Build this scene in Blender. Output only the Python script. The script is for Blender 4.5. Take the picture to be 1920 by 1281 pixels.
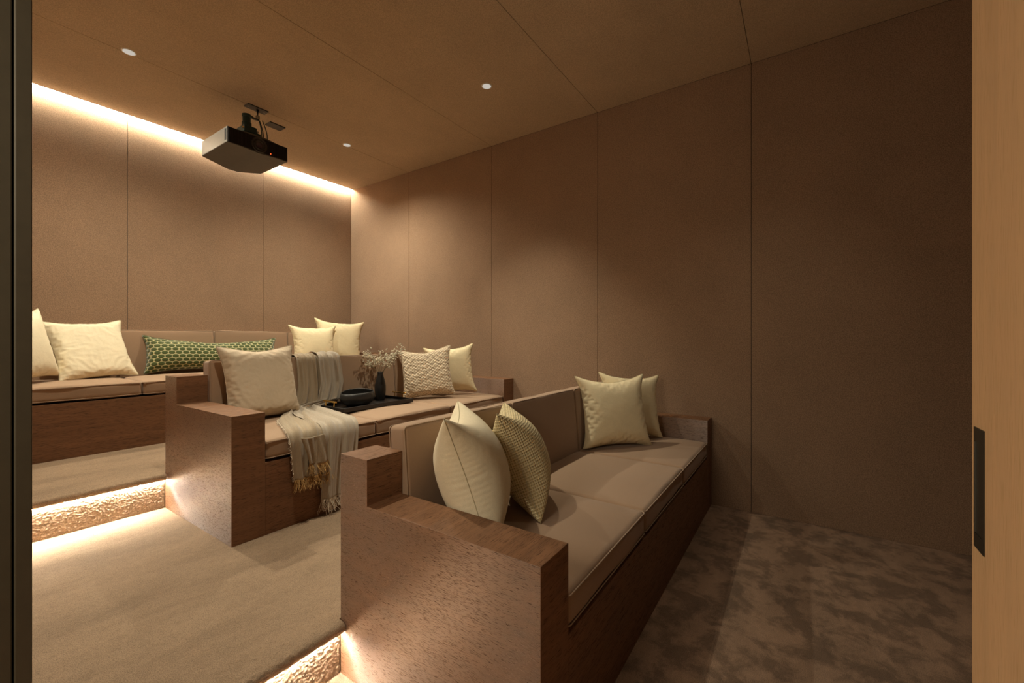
import bpy, math, random
import numpy as np
from mathutils import Vector, Matrix

for o in list(bpy.data.objects):
    bpy.data.objects.remove(o)
SC = bpy.context.scene
COL = SC.collection

# ---------------------------------------------------------------- camera
ZC, YAW = 1.257, 0.5971
cd = bpy.data.cameras.new('camera')
cam = bpy.data.objects.new('camera', cd)
COL.objects.link(cam)
cam.location = (0, 0, ZC)
cam.rotation_euler = (math.pi / 2, 0, YAW - math.pi / 2)
cd.sensor_width = 36
cd.lens = 797.0 / 1920 * 36
cd.shift_y = -5.1 / 1920
cd.clip_start = 0.02
SC.camera = cam

# ---------------------------------------------------------------- light levels, exposure
SC.view_settings.view_transform = 'Standard'
SC.view_settings.look = 'None'
SC.view_settings.gamma = 1
SC.view_settings.use_curve_mapping = False
SC.view_settings.exposure = 0.36
w = bpy.data.worlds.new('world')
SC.world = w
w.use_nodes = True
bg = w.node_tree.nodes['Background']
bg.inputs[0].default_value = (1.0, 0.84, 0.62, 1)
bg.inputs[1].default_value = 0.10           # dim hall light round the doorway
COVE_E = 150.0
COVE_UP_E = 50.0
STEP_E = 300.0
SPOT_W = 150.0
HALL_W = 13.0
COVE_C = (1.0, 0.95, 0.77)
STEP_C = (1.0, 0.94, 0.81)
SPOT_C = (1.0, 0.92, 0.72)
HALL_C = (1.0, 0.86, 0.66)


def area(name, loc, size, sizey, power, color, rot):
    l = bpy.data.lights.new(name, 'AREA')
    l.shape = 'RECTANGLE'
    l.size, l.size_y, l.energy, l.color = size, sizey, power, color
    o = bpy.data.objects.new(name, l)
    COL.objects.link(o)
    o.location, o.rotation_euler = loc, rot
    return o


# unseen lamp added outside the doorway, set low to brighten the sofa arms
area('hall_fill', (-0.75, 0.95, 1.9), 0.7, 0.7, HALL_W, HALL_C, (0, math.radians(-52), 0))

# ---------------------------------------------------------------- materials


class NT:
    def __init__(s, name, rough=0.6, spec=0.5):
        s.m = bpy.data.materials.new(name)
        s.m.use_nodes = True
        s.t = s.m.node_tree
        s.b = s.t.nodes['Principled BSDF']
        s.b.inputs['Roughness'].default_value = rough
        s.b.inputs['Specular IOR Level'].default_value = spec

    def n(s, typ, **kw):
        x = s.t.nodes.new(typ)
        for k, v in kw.items():
            setattr(x, k, v)
        return x

    def l(s, a, b):
        s.t.links.new(a, b)

    def coord(s, kind='Object', scale=(1, 1, 1), rot=(0, 0, 0)):
        c = s.n('ShaderNodeTexCoord')
        m = s.n('ShaderNodeMapping')
        m.inputs['Scale'].default_value = scale
        m.inputs['Rotation'].default_value = rot
        s.l(c.outputs[kind], m.inputs[0])
        return m.outputs[0]

    def noise(s, vec, scale, detail=4, rough=0.6, dist=0):
        x = s.n('ShaderNodeTexNoise')
        x.inputs['Scale'].default_value = scale
        x.inputs['Detail'].default_value = detail
        x.inputs['Roughness'].default_value = rough
        x.inputs['Distortion'].default_value = dist
        s.l(vec, x.inputs['Vector'])
        return x.outputs['Fac']

    def ramp(s, fac, stops):
        r = s.n('ShaderNodeValToRGB')
        e = r.color_ramp.elements
        while len(e) < len(stops):
            e.new(0.5)
        for i, (p, c) in enumerate(stops):
            e[i].position = p
            e[i].color = (c, c, c, 1) if isinstance(c, (int, float)) else (*c, 1)
        s.l(fac, r.inputs[0])
        return r.outputs[0]

    def mix(s, fac, a, b, mode='MIX'):
        x = s.n('ShaderNodeMix', data_type='RGBA', blend_type=mode)
        for v, k in ((fac, 0), (a, 6), (b, 7)):
            if isinstance(v, (int, float)):
                x.inputs[k].default_value = v
            elif isinstance(v, tuple):
                x.inputs[k].default_value = (*v, 1)
            else:
                s.l(v, x.inputs[k])
        return x.outputs[2]

    def math(s, op, a, b=None, c=None):
        x = s.n('ShaderNodeMath', operation=op)
        for i, v in enumerate((a, b, c)):
            if v is None:
                continue
            if isinstance(v, (int, float)):
                x.inputs[i].default_value = v
            else:
                s.l(v, x.inputs[i])
        return x.outputs[0]

    def bump(s, h, strength, dist, prev=None):
        x = s.n('ShaderNodeBump')
        x.inputs['Strength'].default_value = strength
        x.inputs['Distance'].default_value = dist
        s.l(h, x.inputs['Height'])
        if prev is not None:
            s.l(prev, x.inputs['Normal'])
        return x.outputs[0]

    def color(s, c):
        if isinstance(c, tuple):
            s.b.inputs['Base Color'].default_value = (*c, 1)
        else:
            s.l(c, s.b.inputs['Base Color'])

    def normal(s, nrm):
        s.l(nrm, s.b.inputs['Normal'])


def sc(c, k):
    return tuple(v * k for v in c)


def fabric(name, col, weave=900, mott=0.10, grain=0.22, fuzz=0.15, bstr=0.35, stretch=(1, 1, 1)):
    t = NT(name, 0.92, 0.15)
    v = t.coord('Object')
    vs = t.coord('Object', scale=stretch)
    a = t.noise(v, 2.3, 5, 0.6)
    g = t.noise(vs, weave, 2, 0.7)
    c1 = t.mix(t.ramp(a, [(0.3, 0.0), (0.7, 1.0)]), sc(col, 1 - mott), sc(col, 1 + mott))
    c2 = t.mix(t.ramp(g, [(0.32, 1 - grain), (0.68, 1.0)]), (0, 0, 0), c1, 'MIX')
    t.color(c2)
    t.normal(t.bump(g, bstr, 0.0012))
    t.b.inputs['Sheen Weight'].default_value = fuzz
    t.b.inputs['Sheen Roughness'].default_value = 0.6
    return t.m


def wood(name, along, col=(0.215, 0.105, 0.052), rough=0.36, pore=0.5, groove=0.0006, spec=0.8, fg=0.25, pd=0.42, pscale=620):
    """open-pored dark oak; grain runs along axis 0 (x), 1 (y) or 2 (z)"""
    t = NT(name, rough, spec)
    s1 = [1.0, 1.0, 1.0]
    s1[along] = 0.055
    v = t.coord('Object', scale=tuple(s1))
    s2 = [1.0, 1.0, 1.0]
    s2[along] = 0.04
    vp = t.coord('Object', scale=tuple(s2))
    fig = t.noise(v, 26, 5, 0.65, 0.6)
    por = t.noise(vp, pscale, 2, 0.5)
    c = t.mix(t.ramp(fig, [(0.25, 0.0), (0.75, 1.0)]), sc(col, 1 - fg), sc(col, 1 + fg))
    pm = t.ramp(por, [(0.35, 0.0), (0.43, 1.0)])
    c = t.mix(pm, sc(col, pd), c)
    t.color(c)
    t.l(t.ramp(por, [(0.35, 0.85), (0.43, rough)]), t.b.inputs['Roughness'])
    n1 = t.bump(fig, 0.05, 0.003)
    if groove:
        tg = t.n('ShaderNodeTangent', direction_type='UV_MAP')
        tg.uv_map = 'UVMap'
        t.l(tg.outputs[0], t.b.inputs['Tangent'])
        t.b.inputs['Anisotropic'].default_value = 0.9
        t.b.inputs['IOR'].default_value = 1.7
    nn = t.bump(pm, pore, 0.0004 if groove else 0.0009, n1) if pore else n1
    t.normal(nn)
    if groove:
        t.l(pm, t.b.inputs['Coat Weight'])       # open pores carry no lacquer
        t.l(t.math('MULTIPLY', pm, spec), t.b.inputs['Specular IOR Level'])
        t.b.inputs['Coat Roughness'].default_value = 0.40
    return t.m


def carpet(name, col, mott, patch=0.0):
    t = NT(name, 0.95, 0.1)
    v = t.coord('Object')
    vs = t.coord('Object', scale=(0.55, 1.6, 1), rot=(0, 0, 0.5))
    big = t.noise(vs, 2.4, 6, 0.65, 0.3)
    mid = t.noise(v, 38, 4, 0.7)
    fine = t.noise(v, 330, 3, 0.85)
    c = t.mix(t.ramp(big, [(0.36, 0.0), (0.62, 1.0)]), sc(col, 1 - mott), sc(col, 1 + mott * 0.5))
    if patch:
        vp = t.coord('Object', scale=(1, 1, 1), rot=(0, 0, 0.2))
        pn = t.noise(vp, 7.5, 4, 0.65, 0.3)
        c = t.mix(t.ramp(pn, [(0.42, 0.0), (0.56, 1.0)]), t.mix(1.0, c, sc((1, 1, 1), 1 - patch), 'MULTIPLY'), c)
    c = t.mix(t.ramp(mid, [(0.3, 0.12), (0.6, 0.0)]), c, (0, 0, 0))
    c = t.mix(t.ramp(fine, [(0.33, 0.6), (0.6, 0.0)]), c, (0, 0, 0))
    t.color(c)
    n1 = t.bump(mid, 0.5, 0.006)
    n1 = t.bump(big, 0.35, 0.02, n1)
    t.normal(t.bump(fine, 0.9, 0.003, n1))
    t.b.inputs['Sheen Weight'].default_value = 0.08
    return t.m


def plain(name, col, rough=0.5, metal=0.0, spec=0.5, bumps=None):
    t = NT(name, rough, spec)
    v = t.coord('Object')
    a = t.noise(v, 30, 3)
    t.color(t.mix(t.ramp(a, [(0.3, 0.0), (0.7, 1.0)]), sc(col, 0.93), sc(col, 1.07)))
    t.b.inputs['Metallic'].default_value = metal
    if bumps:
        t.normal(t.bump(t.noise(v, bumps[0], 3), bumps[1], 0.001))
    return t.m


def emit(name, col, strength):
    t = NT(name)
    t.color((0, 0, 0))
    t.b.inputs['Emission Color'].default_value = (*col, 1)
    t.b.inputs['Emission Strength'].default_value = strength
    return t.m


def linen(name, col, scale=700):
    t = NT(name, 0.85, 0.2)
    v = t.coord('UV')
    sep = t.n('ShaderNodeSeparateXYZ')
    t.l(v, sep.inputs[0])
    o = t.coord('Object')
    n = t.noise(o, 420, 2)
    big = t.noise(o, 8, 5, 0.6)
    c = t.mix(t.ramp(big, [(0.3, 0.0), (0.7, 1.0)]), sc(col, 0.94), sc(col, 1.05))
    c = t.mix(t.ramp(n, [(0.3, 0.13), (0.6, 0.0)]), c, (0.1, 0.07, 0.03))
    t.color(c)
    t.normal(t.bump(n, 0.25, 0.0008, t.bump(big, 0.25, 0.02)))
    t.b.inputs['Sheen Weight'].default_value = 0.1
    return t.m


def pattern(name, kind, col, col2, nu, nv):
    t = NT(name, 0.85, 0.25)
    uv = t.n('ShaderNodeTexCoord').outputs['UV']
    sep = t.n('ShaderNodeSeparateXYZ')
    t.l(uv, sep.inputs[0])
    U = t.math('MULTIPLY', sep.outputs[0], nu)
    V = t.math('MULTIPLY', sep.outputs[1], nv)
    if kind in ('dots', 'braid'):
        row = t.math('FLOOR', V)
        odd = t.math('MODULO', row, 2.0)
        U = t.math('ADD', U, t.math('MULTIPLY', odd, 0.5))
    fu = t.math('ABSOLUTE', t.math('SUBTRACT', t.math('FRACT', U), 0.5))
    fv = t.math('ABSOLUTE', t.math('SUBTRACT', t.math('FRACT', V), 0.5))
    if kind == 'waffle':
        d = t.math('MAXIMUM', fu, fv)
        h = t.ramp(d, [(0.15, 0.0), (0.48, 1.0)])
        tone = t.ramp(d, [(0.1, 0.0), (0.45, 1.0)])
    elif kind == 'braid':
        d = t.math('ADD', t.math('MULTIPLY', fu, fu), t.math('MULTIPLY', fv, fv))
        h = t.ramp(d, [(0.0, 1.0), (0.26, 0.0)])
        tone = t.ramp(d, [(0.1, 1.0), (0.33, 0.0)])
    else:
        d = t.math('SQRT', t.math('ADD', t.math('POWER', fu, 2.0),
                                  t.math('POWER', t.math('MULTIPLY', fv, 0.88), 2.0)))
        h = t.ramp(d, [(0.30, 1.0), (0.50, 0.0)])
        tone = t.ramp(d, [(0.42, 1.0), (0.48, 0.0)])
    t.color(t.mix(tone, col2, col))
    t.normal(t.bump(h, 0.9, 0.006 if kind != 'waffle' else 0.004))
    t.b.inputs['Sheen Weight'].default_value = 0.5 if kind == 'dots' else 0.1
    return t.m


def ribbed(name, col, n=60):
    """loosely woven throw with fine warp ribs"""
    t = NT(name, 0.9, 0.15)
    uv = t.n('ShaderNodeTexCoord').outputs['UV']
    sep = t.n('ShaderNodeSeparateXYZ')
    t.l(uv, sep.inputs[0])
    s = t.math('SINE', t.math('MULTIPLY', sep.outputs[0], n * 6.283))
    s = t.math('MULTIPLY_ADD', s, 0.5, 0.5)
    o = t.coord('Object')
    g = t.noise(o, 500, 2)
    c = t.mix(t.math('MULTIPLY', s, 0.3), col, sc(col, 0.55))
    c = t.mix(t.ramp(g, [(0.3, 0.25), (0.6, 0.0)]), c, sc(col, 0.4))
    t.color(c)
    t.normal(t.bump(g, 0.4, 0.002, t.bump(s, 0.5, 0.002)))
    t.b.inputs['Sheen Weight'].default_value = 0.3
    return t.m


M = {}
M['wall'] = fabric('wall_felt', (0.42, 0.272, 0.172), weave=190, mott=0.07, grain=0.46)
M['ceil'] = fabric('ceiling_felt', (0.64, 0.48, 0.32), weave=190, mott=0.08, grain=0.4)  # wall felt in a lighter colour, standing in for light the ceiling lacks
M['dark'] = plain('dark_backing', (0.03, 0.02, 0.015), 0.9)
M['wood_x'] = wood('oak_grain_across', 0, groove=0, rough=0.5, spec=0.28)
M['wood_y'] = wood('oak_grain_deep', 1, pore=1.0, pd=0.3, pscale=1150, rough=0.33, spec=1.0)
M['sofa'] = fabric('sofa_wool', (0.385, 0.25, 0.157), weave=700, mott=0.03, grain=0.15, fuzz=0.2)
M['pipe'] = fabric('sofa_piping', (0.40, 0.28, 0.19), weave=700, mott=0.03, grain=0.1)
M['carpet'] = carpet('carpet_sand', (0.45, 0.315, 0.205), 0.18)
M['carpet_low'] = carpet('carpet_brown', (0.56, 0.36, 0.235), 0.22, 0.42)
M['door'] = wood('door_oak', 2, (0.68, 0.45, 0.24), 0.5, 0, 0, 0.4, 0.10, 0.9)
M['jamb'] = plain('jamb_wood', (0.08, 0.066, 0.042), 0.5)
M['black'] = plain('black_plastic', (0.04, 0.038, 0.036), 0.3)
M['body'] = plain('projector_black', (0.10, 0.094, 0.082), 0.45, 0, 0.5)
M['grille'] = plain('projector_grille', (0.006, 0.006, 0.006), 0.6)
M['teal'] = plain('mount_enamel', (0.01, 0.05, 0.055), 0.35)
M['steel'] = plain('bracket_steel', (0.35, 0.34, 0.30), 0.35, 1.0)
M['gold'] = plain('brass', (0.80, 0.52, 0.16), 0.25, 1.0)
M['white'] = plain('white_trim', (0.92, 0.91, 0.88), 0.5)
M['glass'] = plain('lens_glass', (0.05, 0.03, 0.05), 0.12, 0.0, 1.0)
M['ceramic'] = plain('black_stoneware', (0.022, 0.021, 0.02), 0.42, 0, 0.5, (160, 0.3))
M['tray'] = plain('tray_lacquer', (0.016, 0.012, 0.011), 0.38, 0, 0.5, (90, 0.2))
M['handle'] = plain('handle_bronze', (0.05, 0.045, 0.035), 0.4, 0.6)
M['cream'] = linen('cream_cotton', (0.84, 0.72, 0.47))
M['cream2'] = linen('pale_cotton', (0.84, 0.74, 0.53))
M['beige'] = linen('beige_cotton', (0.62, 0.50, 0.36))
M['seam'] = linen('cotton_seam', (0.55, 0.47, 0.30))
M['knit'] = pattern('beige_knit', 'braid', (0.76, 0.63, 0.46), (0.46, 0.34, 0.22), 16, 34)
M['waffle'] = pattern('yellow_waffle', 'waffle', (0.86, 0.74, 0.46), (0.56, 0.43, 0.20), 42, 42)
M['green'] = pattern('green_velvet', 'dots', (0.06, 0.085, 0.018), (0.52, 0.48, 0.25), 22, 11)
M['throwA'] = ribbed('tan_weave', (0.43, 0.335, 0.225))
M['throwB'] = ribbed('oat_weave', (0.50, 0.42, 0.325))
M['ochre'] = plain('ochre_yarn', (0.50, 0.31, 0.12), 0.9)
M['yarn'] = plain('oat_yarn', (0.66, 0.55, 0.42), 0.9)
M['stem'] = plain('dry_stem', (0.16, 0.15, 0.07), 0.8)
M['bloom'] = plain('dried_blossom', (0.72, 0.66, 0.52), 0.9)
M['cable'] = plain('cable_rubber', (0.03, 0.035, 0.035), 0.5)
M['led_cove'] = emit('cove_led', COVE_C, COVE_E)
M['led_up'] = emit('cove_led_inner', COVE_C, COVE_UP_E)
M['led_step'] = emit('step_led', STEP_C, STEP_E)
M['led_red'] = emit('red_led', (1.0, 0.05, 0.01), 6)
M['lampface'] = emit('lamp_face', (1.0, 0.92, 0.80), 0.42)

# ---------------------------------------------------------------- object helpers
ORG = {}


def tag(o, label=None, cat=None, group=None, kind=None):
    for k, v in (('label', label), ('category', cat), ('group', group), ('kind', kind)):
        if v:
            o[k] = v
    return o


def org(o):
    return ORG.get(o.name, Vector((0, 0, 0))) if o else Vector((0, 0, 0))


def empty(name, loc, label, cat, group=None):
    o = bpy.data.objects.new(name, None)
    COL.objects.link(o)
    o.location = loc
    o.empty_display_size = 0.05
    ORG[o.name] = Vector(loc)
    return tag(o, label, cat, group)


def obj(name, V, F, mats, parent=None, origin=None, smooth=False, fm=None, uv=None, bevel=0, sub=0):
    """V in world coordinates; the object's own origin is `origin` (or the parent's)."""
    O = Vector(origin) if origin is not None else org(parent)
    me = bpy.data.meshes.new(name)
    V = np.asarray(V, float) - np.array(O)
    me.from_pydata(V.tolist(), [], [tuple(int(i) for i in f) for f in F])
    if not isinstance(mats, (list, tuple)):
        mats = [mats]
    for m in mats:
        me.materials.append(m)
    if fm is not None:
        me.polygons.foreach_set('material_index', fm)
    me.polygons.foreach_set('use_smooth', [smooth] * len(me.polygons))
    if uv is not None:
        L = me.uv_layers.new(name='UVMap')
        idx = np.zeros(len(me.loops), int)
        me.loops.foreach_get('vertex_index', idx)
        L.data.foreach_set('uv', np.asarray(uv, float)[idx].ravel())
    me.update()
    o = bpy.data.objects.new(name, me)
    COL.objects.link(o)
    if parent:
        o.parent = parent
        o.location = O - org(parent)
    else:
        o.location = O
    ORG[o.name] = O
    if bevel:
        b = o.modifiers.new('bevel', 'BEVEL')
        b.width = bevel
        b.segments = 2
        b.limit_method = 'ANGLE'
    if sub:
        s = o.modifiers.new('sub', 'SUBSURF')
        s.levels = s.render_levels = sub
    return o


def cat_(*parts):
    V, F, n = [], [], 0
    for v, f in parts:
        v = np.asarray(v, float)
        V.append(v)
        F += [[i + n for i in q] for q in f]
        n += len(v)
    return np.concatenate(V), F


def box(a, b):
    (x0, y0, z0), (x1, y1, z1) = a, b
    V = [(x0, y0, z0), (x1, y0, z0), (x1, y1, z0), (x0, y1, z0), (x0, y0, z1), (x1, y0, z1), (x1, y1, z1), (x0, y1, z1)]
    F = [(0, 3, 2, 1), (4, 5, 6, 7), (0, 1, 5, 4), (1, 2, 6, 5), (2, 3, 7, 6), (3, 0, 4, 7)]
    return V, F


def extrude_x(prof, x0, x1):
    n = len(prof)
    V = [(x0, y, z) for y, z in prof] + [(x1, y, z) for y, z in prof]
    F = [list(range(n))[::-1], list(range(n, 2 * n))]
    F += [[i, (i + 1) % n, n + (i + 1) % n, n + i] for i in range(n)]
    return V, F


def facing_x(V, F):
    """1 for faces whose normal is along x"""
    V = np.asarray(V, float)
    r = []
    for f in F:
        n = np.zeros(3)
        for i in range(len(f)):
            a, b = V[f[i]], V[f[(i + 1) % len(f)]]
            n += np.cross(a, b)
        r.append(1 if abs(n[0]) > 0.9 * np.linalg.norm(n) else 0)
    return r


def rbox(a, b, r, n=(10, 10, 5), crown=0.0, rseed=0, puff=0.0):
    """rounded upholstered block with a crowned top"""
    a = np.array(a, float)
    b = np.array(b, float)
    c, hsz = (a + b) / 2, (b - a) / 2
    V, F, idx = [], [], {}

    def ticks(h, k):
        inner = np.linspace(-(h - r), h - r, k)
        arc = [h - r + r * t for t in (0.35, 0.7, 1.0)]
        return np.concatenate([[-x for x in arc[::-1]], inner, arc])
    T = [ticks(hsz[i], n[i]) for i in range(3)]
    L = [len(t) for t in T]

    def vid(i, j, k):
        key = (i, j, k)
        if key not in idx:
            p = np.array([T[0][i], T[1][j], T[2][k]])
            q = np.clip(p, -(hsz - r), hsz - r)
            d = p - q
            ln = np.linalg.norm(d)
            if ln > 1e-9:
                # cube-to-sphere direction
                d = np.tan(d / r * math.pi / 4)
                p = q + r * d / np.linalg.norm(d)
            idx[key] = len(V)
            V.append(p)
        return idx[key]
    for ax in range(3):
        u, v = (ax + 1) % 3, (ax + 2) % 3
        for side in (0, L[ax] - 1):
            for i in range(L[u] - 1):
                for j in range(L[v] - 1):
                    q = []
                    for di, dj in ((0, 0), (1, 0), (1, 1), (0, 1)):
                        k = [0, 0, 0]
                        k[ax], k[u], k[v] = side, i + di, j + dj
                        q.append(vid(*k))
                    F.append(q if side else q[::-1])
    V = np.array(V)
    fx = 1 - (V[:, 0] / hsz[0]) ** 2
    fy = 1 - (V[:, 1] / hsz[1]) ** 2
    fz = 1 - (V[:, 2] / hsz[2]) ** 2
    rs = np.random.RandomState(rseed)
    ph = rs.rand(4) * 6
    wob = 0.0015 * (np.sin(V[:, 0] * 17 + ph[0]) + np.sin(V[:, 1] * 13 + ph[1]) + np.sin(V[:, 0] * 7 + V[:, 1] * 9 + ph[2]))
    if crown:
        V[:, 2] += np.where(V[:, 2] > 0, 1, 0) * crown * np.clip(fx, 0, 1) ** 0.45 * np.clip(fy, 0, 1) ** 0.45
    if puff:
        V[:, 1] += np.sign(V[:, 1]) * puff * np.clip(fx, 0, 1) ** 0.5 * np.clip(fz, 0, 1) ** 0.5
        V[:, 0] += np.sign(V[:, 0]) * puff * 0.2 * np.clip(fz, 0, 1)
    V[:, 2] += wob * np.clip(fx * 3, 0, 1)
    V[:, 1] += wob * 1.2 * np.clip(fz + 0.2, 0, 1)
    return V + c, F


def tube(P, r, n=8, closed=False, taper=None):
    P = [Vector(p) for p in P]
    V, F = [], []
    m = len(P)
    up = Vector((0.123, 0.31, 0.94)).normalized()
    for i, p in enumerate(P):
        if closed:
            d = (P[(i + 1) % m] - P[i - 1])
        else:
            d = P[min(i + 1, m - 1)] - P[max(i - 1, 0)]
        d.normalize()
        a = d.cross(up)
        if a.length < 1e-3:
            a = d.cross(Vector((1, 0, 0)))
        a.normalize()
        b = d.cross(a)
        rr = r if taper is None else r * (1 + (taper - 1) * i / (m - 1))
        for k in range(n):
            t = 2 * math.pi * k / n
            V.append(p + (a * math.cos(t) + b * math.sin(t)) * rr)
    for i in range(m if closed else m - 1):
        j = (i + 1) % m
        for k in range(n):
            l = (k + 1) % n
            F.append([i * n + k, j * n + k, j * n + l, i * n + l])
    if not closed:
        F.append(list(range(n)))
        F.append([(m - 1) * n + k for k in range(n)][::-1])
    return [tuple(v) for v in V], F


def lathe(prof, c, n=40, sx=1.0, sy=1.0, fn=None):
    V, F = [], []
    m = len(prof)
    for i in range(n):
        t = 2 * math.pi * i / n
        for r, z in prof:
            dz = fn(t, r, z) if fn else 0
            V.append((c[0] + r * sx * math.cos(t), c[1] + r * sy * math.sin(t), c[2] + z + dz))
    for i in range(n):
        j = (i + 1) % n
        for k in range(m - 1):
            F.append([i * m + k, j * m + k, j * m + k + 1, i * m + k + 1])
    return V, F


# ================================================================= SETTING
W, D, DC, H = 3.52, 5.02, 4.965, 3.251
Z1, Z2 = 0.203, 0.42
YF = -2.1
XL = 0.16
N1, N2 = 1.432, 3.282            # risers of the two steps
SEAMY = [YF, -0.87, 0.298, 1.482, 2.649, 3.889]
G = 0.0013                       # half joint between panels


def slabs(name, boxes, mat, parent, bevel=0.002):
    for a, b in boxes:
        obj(name, *box(a, b), mat, parent, bevel=bevel)


# right wall: backing with upright felt panels
wr = tag(obj('wall_right', *box((W + 0.02, YF, 0), (W + 0.12, D + 0.1, 3.5)), M['dark']), kind='structure')
ys = SEAMY + [D]
slabs('panel', [((W, ys[i] + G, -0.0), (W + 0.02, ys[i + 1] - G, 3.46 if i == len(ys) - 2 else H)) for i in range(len(ys) - 1)],
      M['wall'], wr)
wb = tag(obj('wall_back', *box((-0.05, D + 0.02, 0), (W + 0.12, D + 0.12, 3.5)), M['dark']), kind='structure')
xs = [XL, 1.221, 2.393, W]
slabs('panel', [((xs[i] + G, D, 0), (xs[i + 1] - G, D + 0.02, 3.46)) for i in range(3)], M['wall'], wb)
wf = tag(obj('wall_front', *box((0.0, YF - 0.1, 0), (W + 0.12, YF - 0.02, 3.5)), M['dark']), kind='structure')
slabs('panel', [((xs[i] + G, YF - 0.02, 0), (xs[i + 1] - G, YF, H)) for i in range(3)], M['wall'], wf)
# left wall with the doorway the photographer stands in
DY0, DY1, DH = -0.27, 1.25, 2.45
wl = tag(obj('wall_left', *cat_(box((0.01, DY1 + 0.03, 0), (XL - 0.02, D + 0.1, 3.5)),
                                box((0.01, YF - 0.1, 0), (XL - 0.02, DY0 - 0.03, 3.5)),
                                box((0.01, DY0 - 0.03, DH + 0.03), (XL - 0.02, DY1 + 0.03, 3.5))), M['dark']), kind='structure')
yl = [DY1 + 0.03, 2.649, 3.889, D]
slabs('panel', [((XL - 0.02, yl[i] + G, 0), (XL, yl[i + 1] - G, 3.46 if i == 2 else H)) for i in range(3)] +
      [((XL - 0.02, YF, 0), (XL, DY0 - 0.03, H)), ((XL - 0.02, DY0 - 0.03 + G, DH + 0.03), (XL, DY1 + 0.03 - G, H))], M['wall'], wl)
t1 = tag(obj('trim_1', *cat_(box((0.138, DY1, 0), (XL + 0.001, DY1 + 0.03, DH)), box((0.01, DY1 + 0.006, 0), (0.1355, DY1 + 0.03, DH)),
                             box((0.01, DY0 - 0.03, 0), (XL - 0.002, DY0 - 0.004, DH)), box((0.01, DY0 - 0.004, DH), (XL, DY1, DH + 0.03))),
             M['jamb'], bevel=0.002), kind='structure')
# open door leaf with its flush pull
dr = obj('door_1', *box((XL + 0.01, -0.2484, 0.012), (0.90, -0.2084, DH - 0.01)), M['door'], bevel=0.0015)
tag(dr, kind='structure')
hp = obj('door_handle', *cat_(box((0.846, -0.2087, 0.958), (0.8505, -0.2070, 1.130)), box((0.8815, -0.2087, 0.958), (0.886, -0.2070, 1.130)),
                              box((0.8505, -0.2087, 0.958), (0.8815, -0.2070, 0.978)), box((0.8505, -0.2087, 1.110), (0.8815, -0.2070, 1.130)),
                              box((0.8505, -0.2086, 0.978), (0.8815, -0.2080, 1.110))), M['handle'], dr)
tag(hp, 'dark bronze recessed flush pull')
obj('pull_lip', *box((0.8795, -0.2082, 0.979), (0.8812, -0.2064, 1.109)), M['steel'], hp)

# ceiling: long felt boards across the room; a lit slot is left along the back wall
ce = tag(obj('ceiling', *cat_(box((0.0, YF - 0.1, H + 0.02), (W + 0.12, 4.80, 3.5)), box((0.0, 4.80, 3.44), (W + 0.12, D + 0.1, 3.5))),
             M['dark']), kind='structure')
yc = SEAMY + [DC]
slabs('ceiling_board', [((XL, yc[i] + G, H), (W, yc[i + 1] - G, H + 0.02)) for i in range(len(yc) - 1)], M['ceil'], ce)
obj('cove_lining', *cat_(box((XL, 4.80, H + 0.02), (W, 4.802, 3.44)), box((XL, 4.802, 3.438), (W, D, 3.44))), M['white'], ce)


# floors: the two stepped platforms are carpeted with a rolled nosing
def carpet_sheet(prof, x0, x1, step, amp, seed):
    """profile in (y,z) swept along x with a real pile relief"""
    P = [np.array(prof[0], float)]
    for a, b in zip(prof[:-1], prof[1:]):
        a, b = np.array(a, float), np.array(b, float)
        n = max(1, int(round(np.linalg.norm(b - a) / step)))
        for i in range(1, n + 1):
            P.append(a + (b - a) * i / n)
    P = np.array(P)
    T = np.gradient(P, axis=0)
    T /= np.linalg.norm(T, axis=1)[:, None] + 1e-9
    N = np.stack([T[:, 1], -T[:, 0]], 1)
    nx = int((x1 - x0) / step)
    X = np.linspace(x0, x1, nx + 1)
    rs = np.random.RandomState(seed)
    R = rs.rand(len(P), nx + 1)
    K = (R + np.roll(R, 1, 0) + np.roll(R, 1, 1) + np.roll(R, -1, 0) + np.roll(R, -1, 1)) / 5 - 0.5
    K = K * 2 * amp + (R - 0.5) * amp * 0.8
    V = np.zeros((len(P), nx + 1, 3))
    V[:, :, 0] = X[None]
    V[:, :, 1] = P[:, 0:1] + N[:, 0:1] * K
    V[:, :, 2] = P[:, 1:2] + N[:, 1:2] * K
    F = []
    for i in range(len(P) - 1):
        for j in range(nx):
            a = i * (nx + 1) + j
            F.append((a, a + 1, a + nx + 2, a + nx + 1))
    return V.reshape(-1, 3), F


fl = tag(obj('floor', *box((XL - 0.02, YF - 0.02, -0.06), (W + 0.02, D + 0.02, -0.0)), M['carpet_low']), kind='structure')


def nose(yr, zt):
    yn = yr - 0.036
    r = 0.020
    pts = [(yr + 0.10, zt)]
    for k in range(0, 9):
        a = math.pi / 2 + math.pi * k / 8
        pts.append((yn + r + r * math.cos(a), zt - r + r * math.sin(a)))
    pts.append((yn + r + 0.002, zt - 0.030))
    pts.append((yr + 0.004, zt - 0.030))
    return pts


for yr, zt, zb, ye, x1 in ((N1, Z1, 0.0, N2, 0.957), (N2, Z2, Z1, D, 0.974)):
    pl = obj('platform', *box((XL, yr + 0.006, 0.0 if zb == 0 else 0.1), (W, ye + 0.006 if ye < D else D, zt - 0.0005)), M['carpet'], fl)
    if zb == 0:
        # low strip of front carpet lit at the foot of the step is the lower floor itself
        pass
    v, f = carpet_sheet(nose(yr, zt), XL, x1, 0.0045, 0.0022, 3 + int(yr))
    obj('step_nosing', v, f, M['carpet'], fl, smooth=True)
    v, f = carpet_sheet([(yr + 0.002, zt - 0.028), (yr + 0.002, zb)], XL, x1, 0.0034, 0.0026, 9 + int(yr))
    obj('riser', v, f, M['carpet'], fl, smooth=True)

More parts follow.
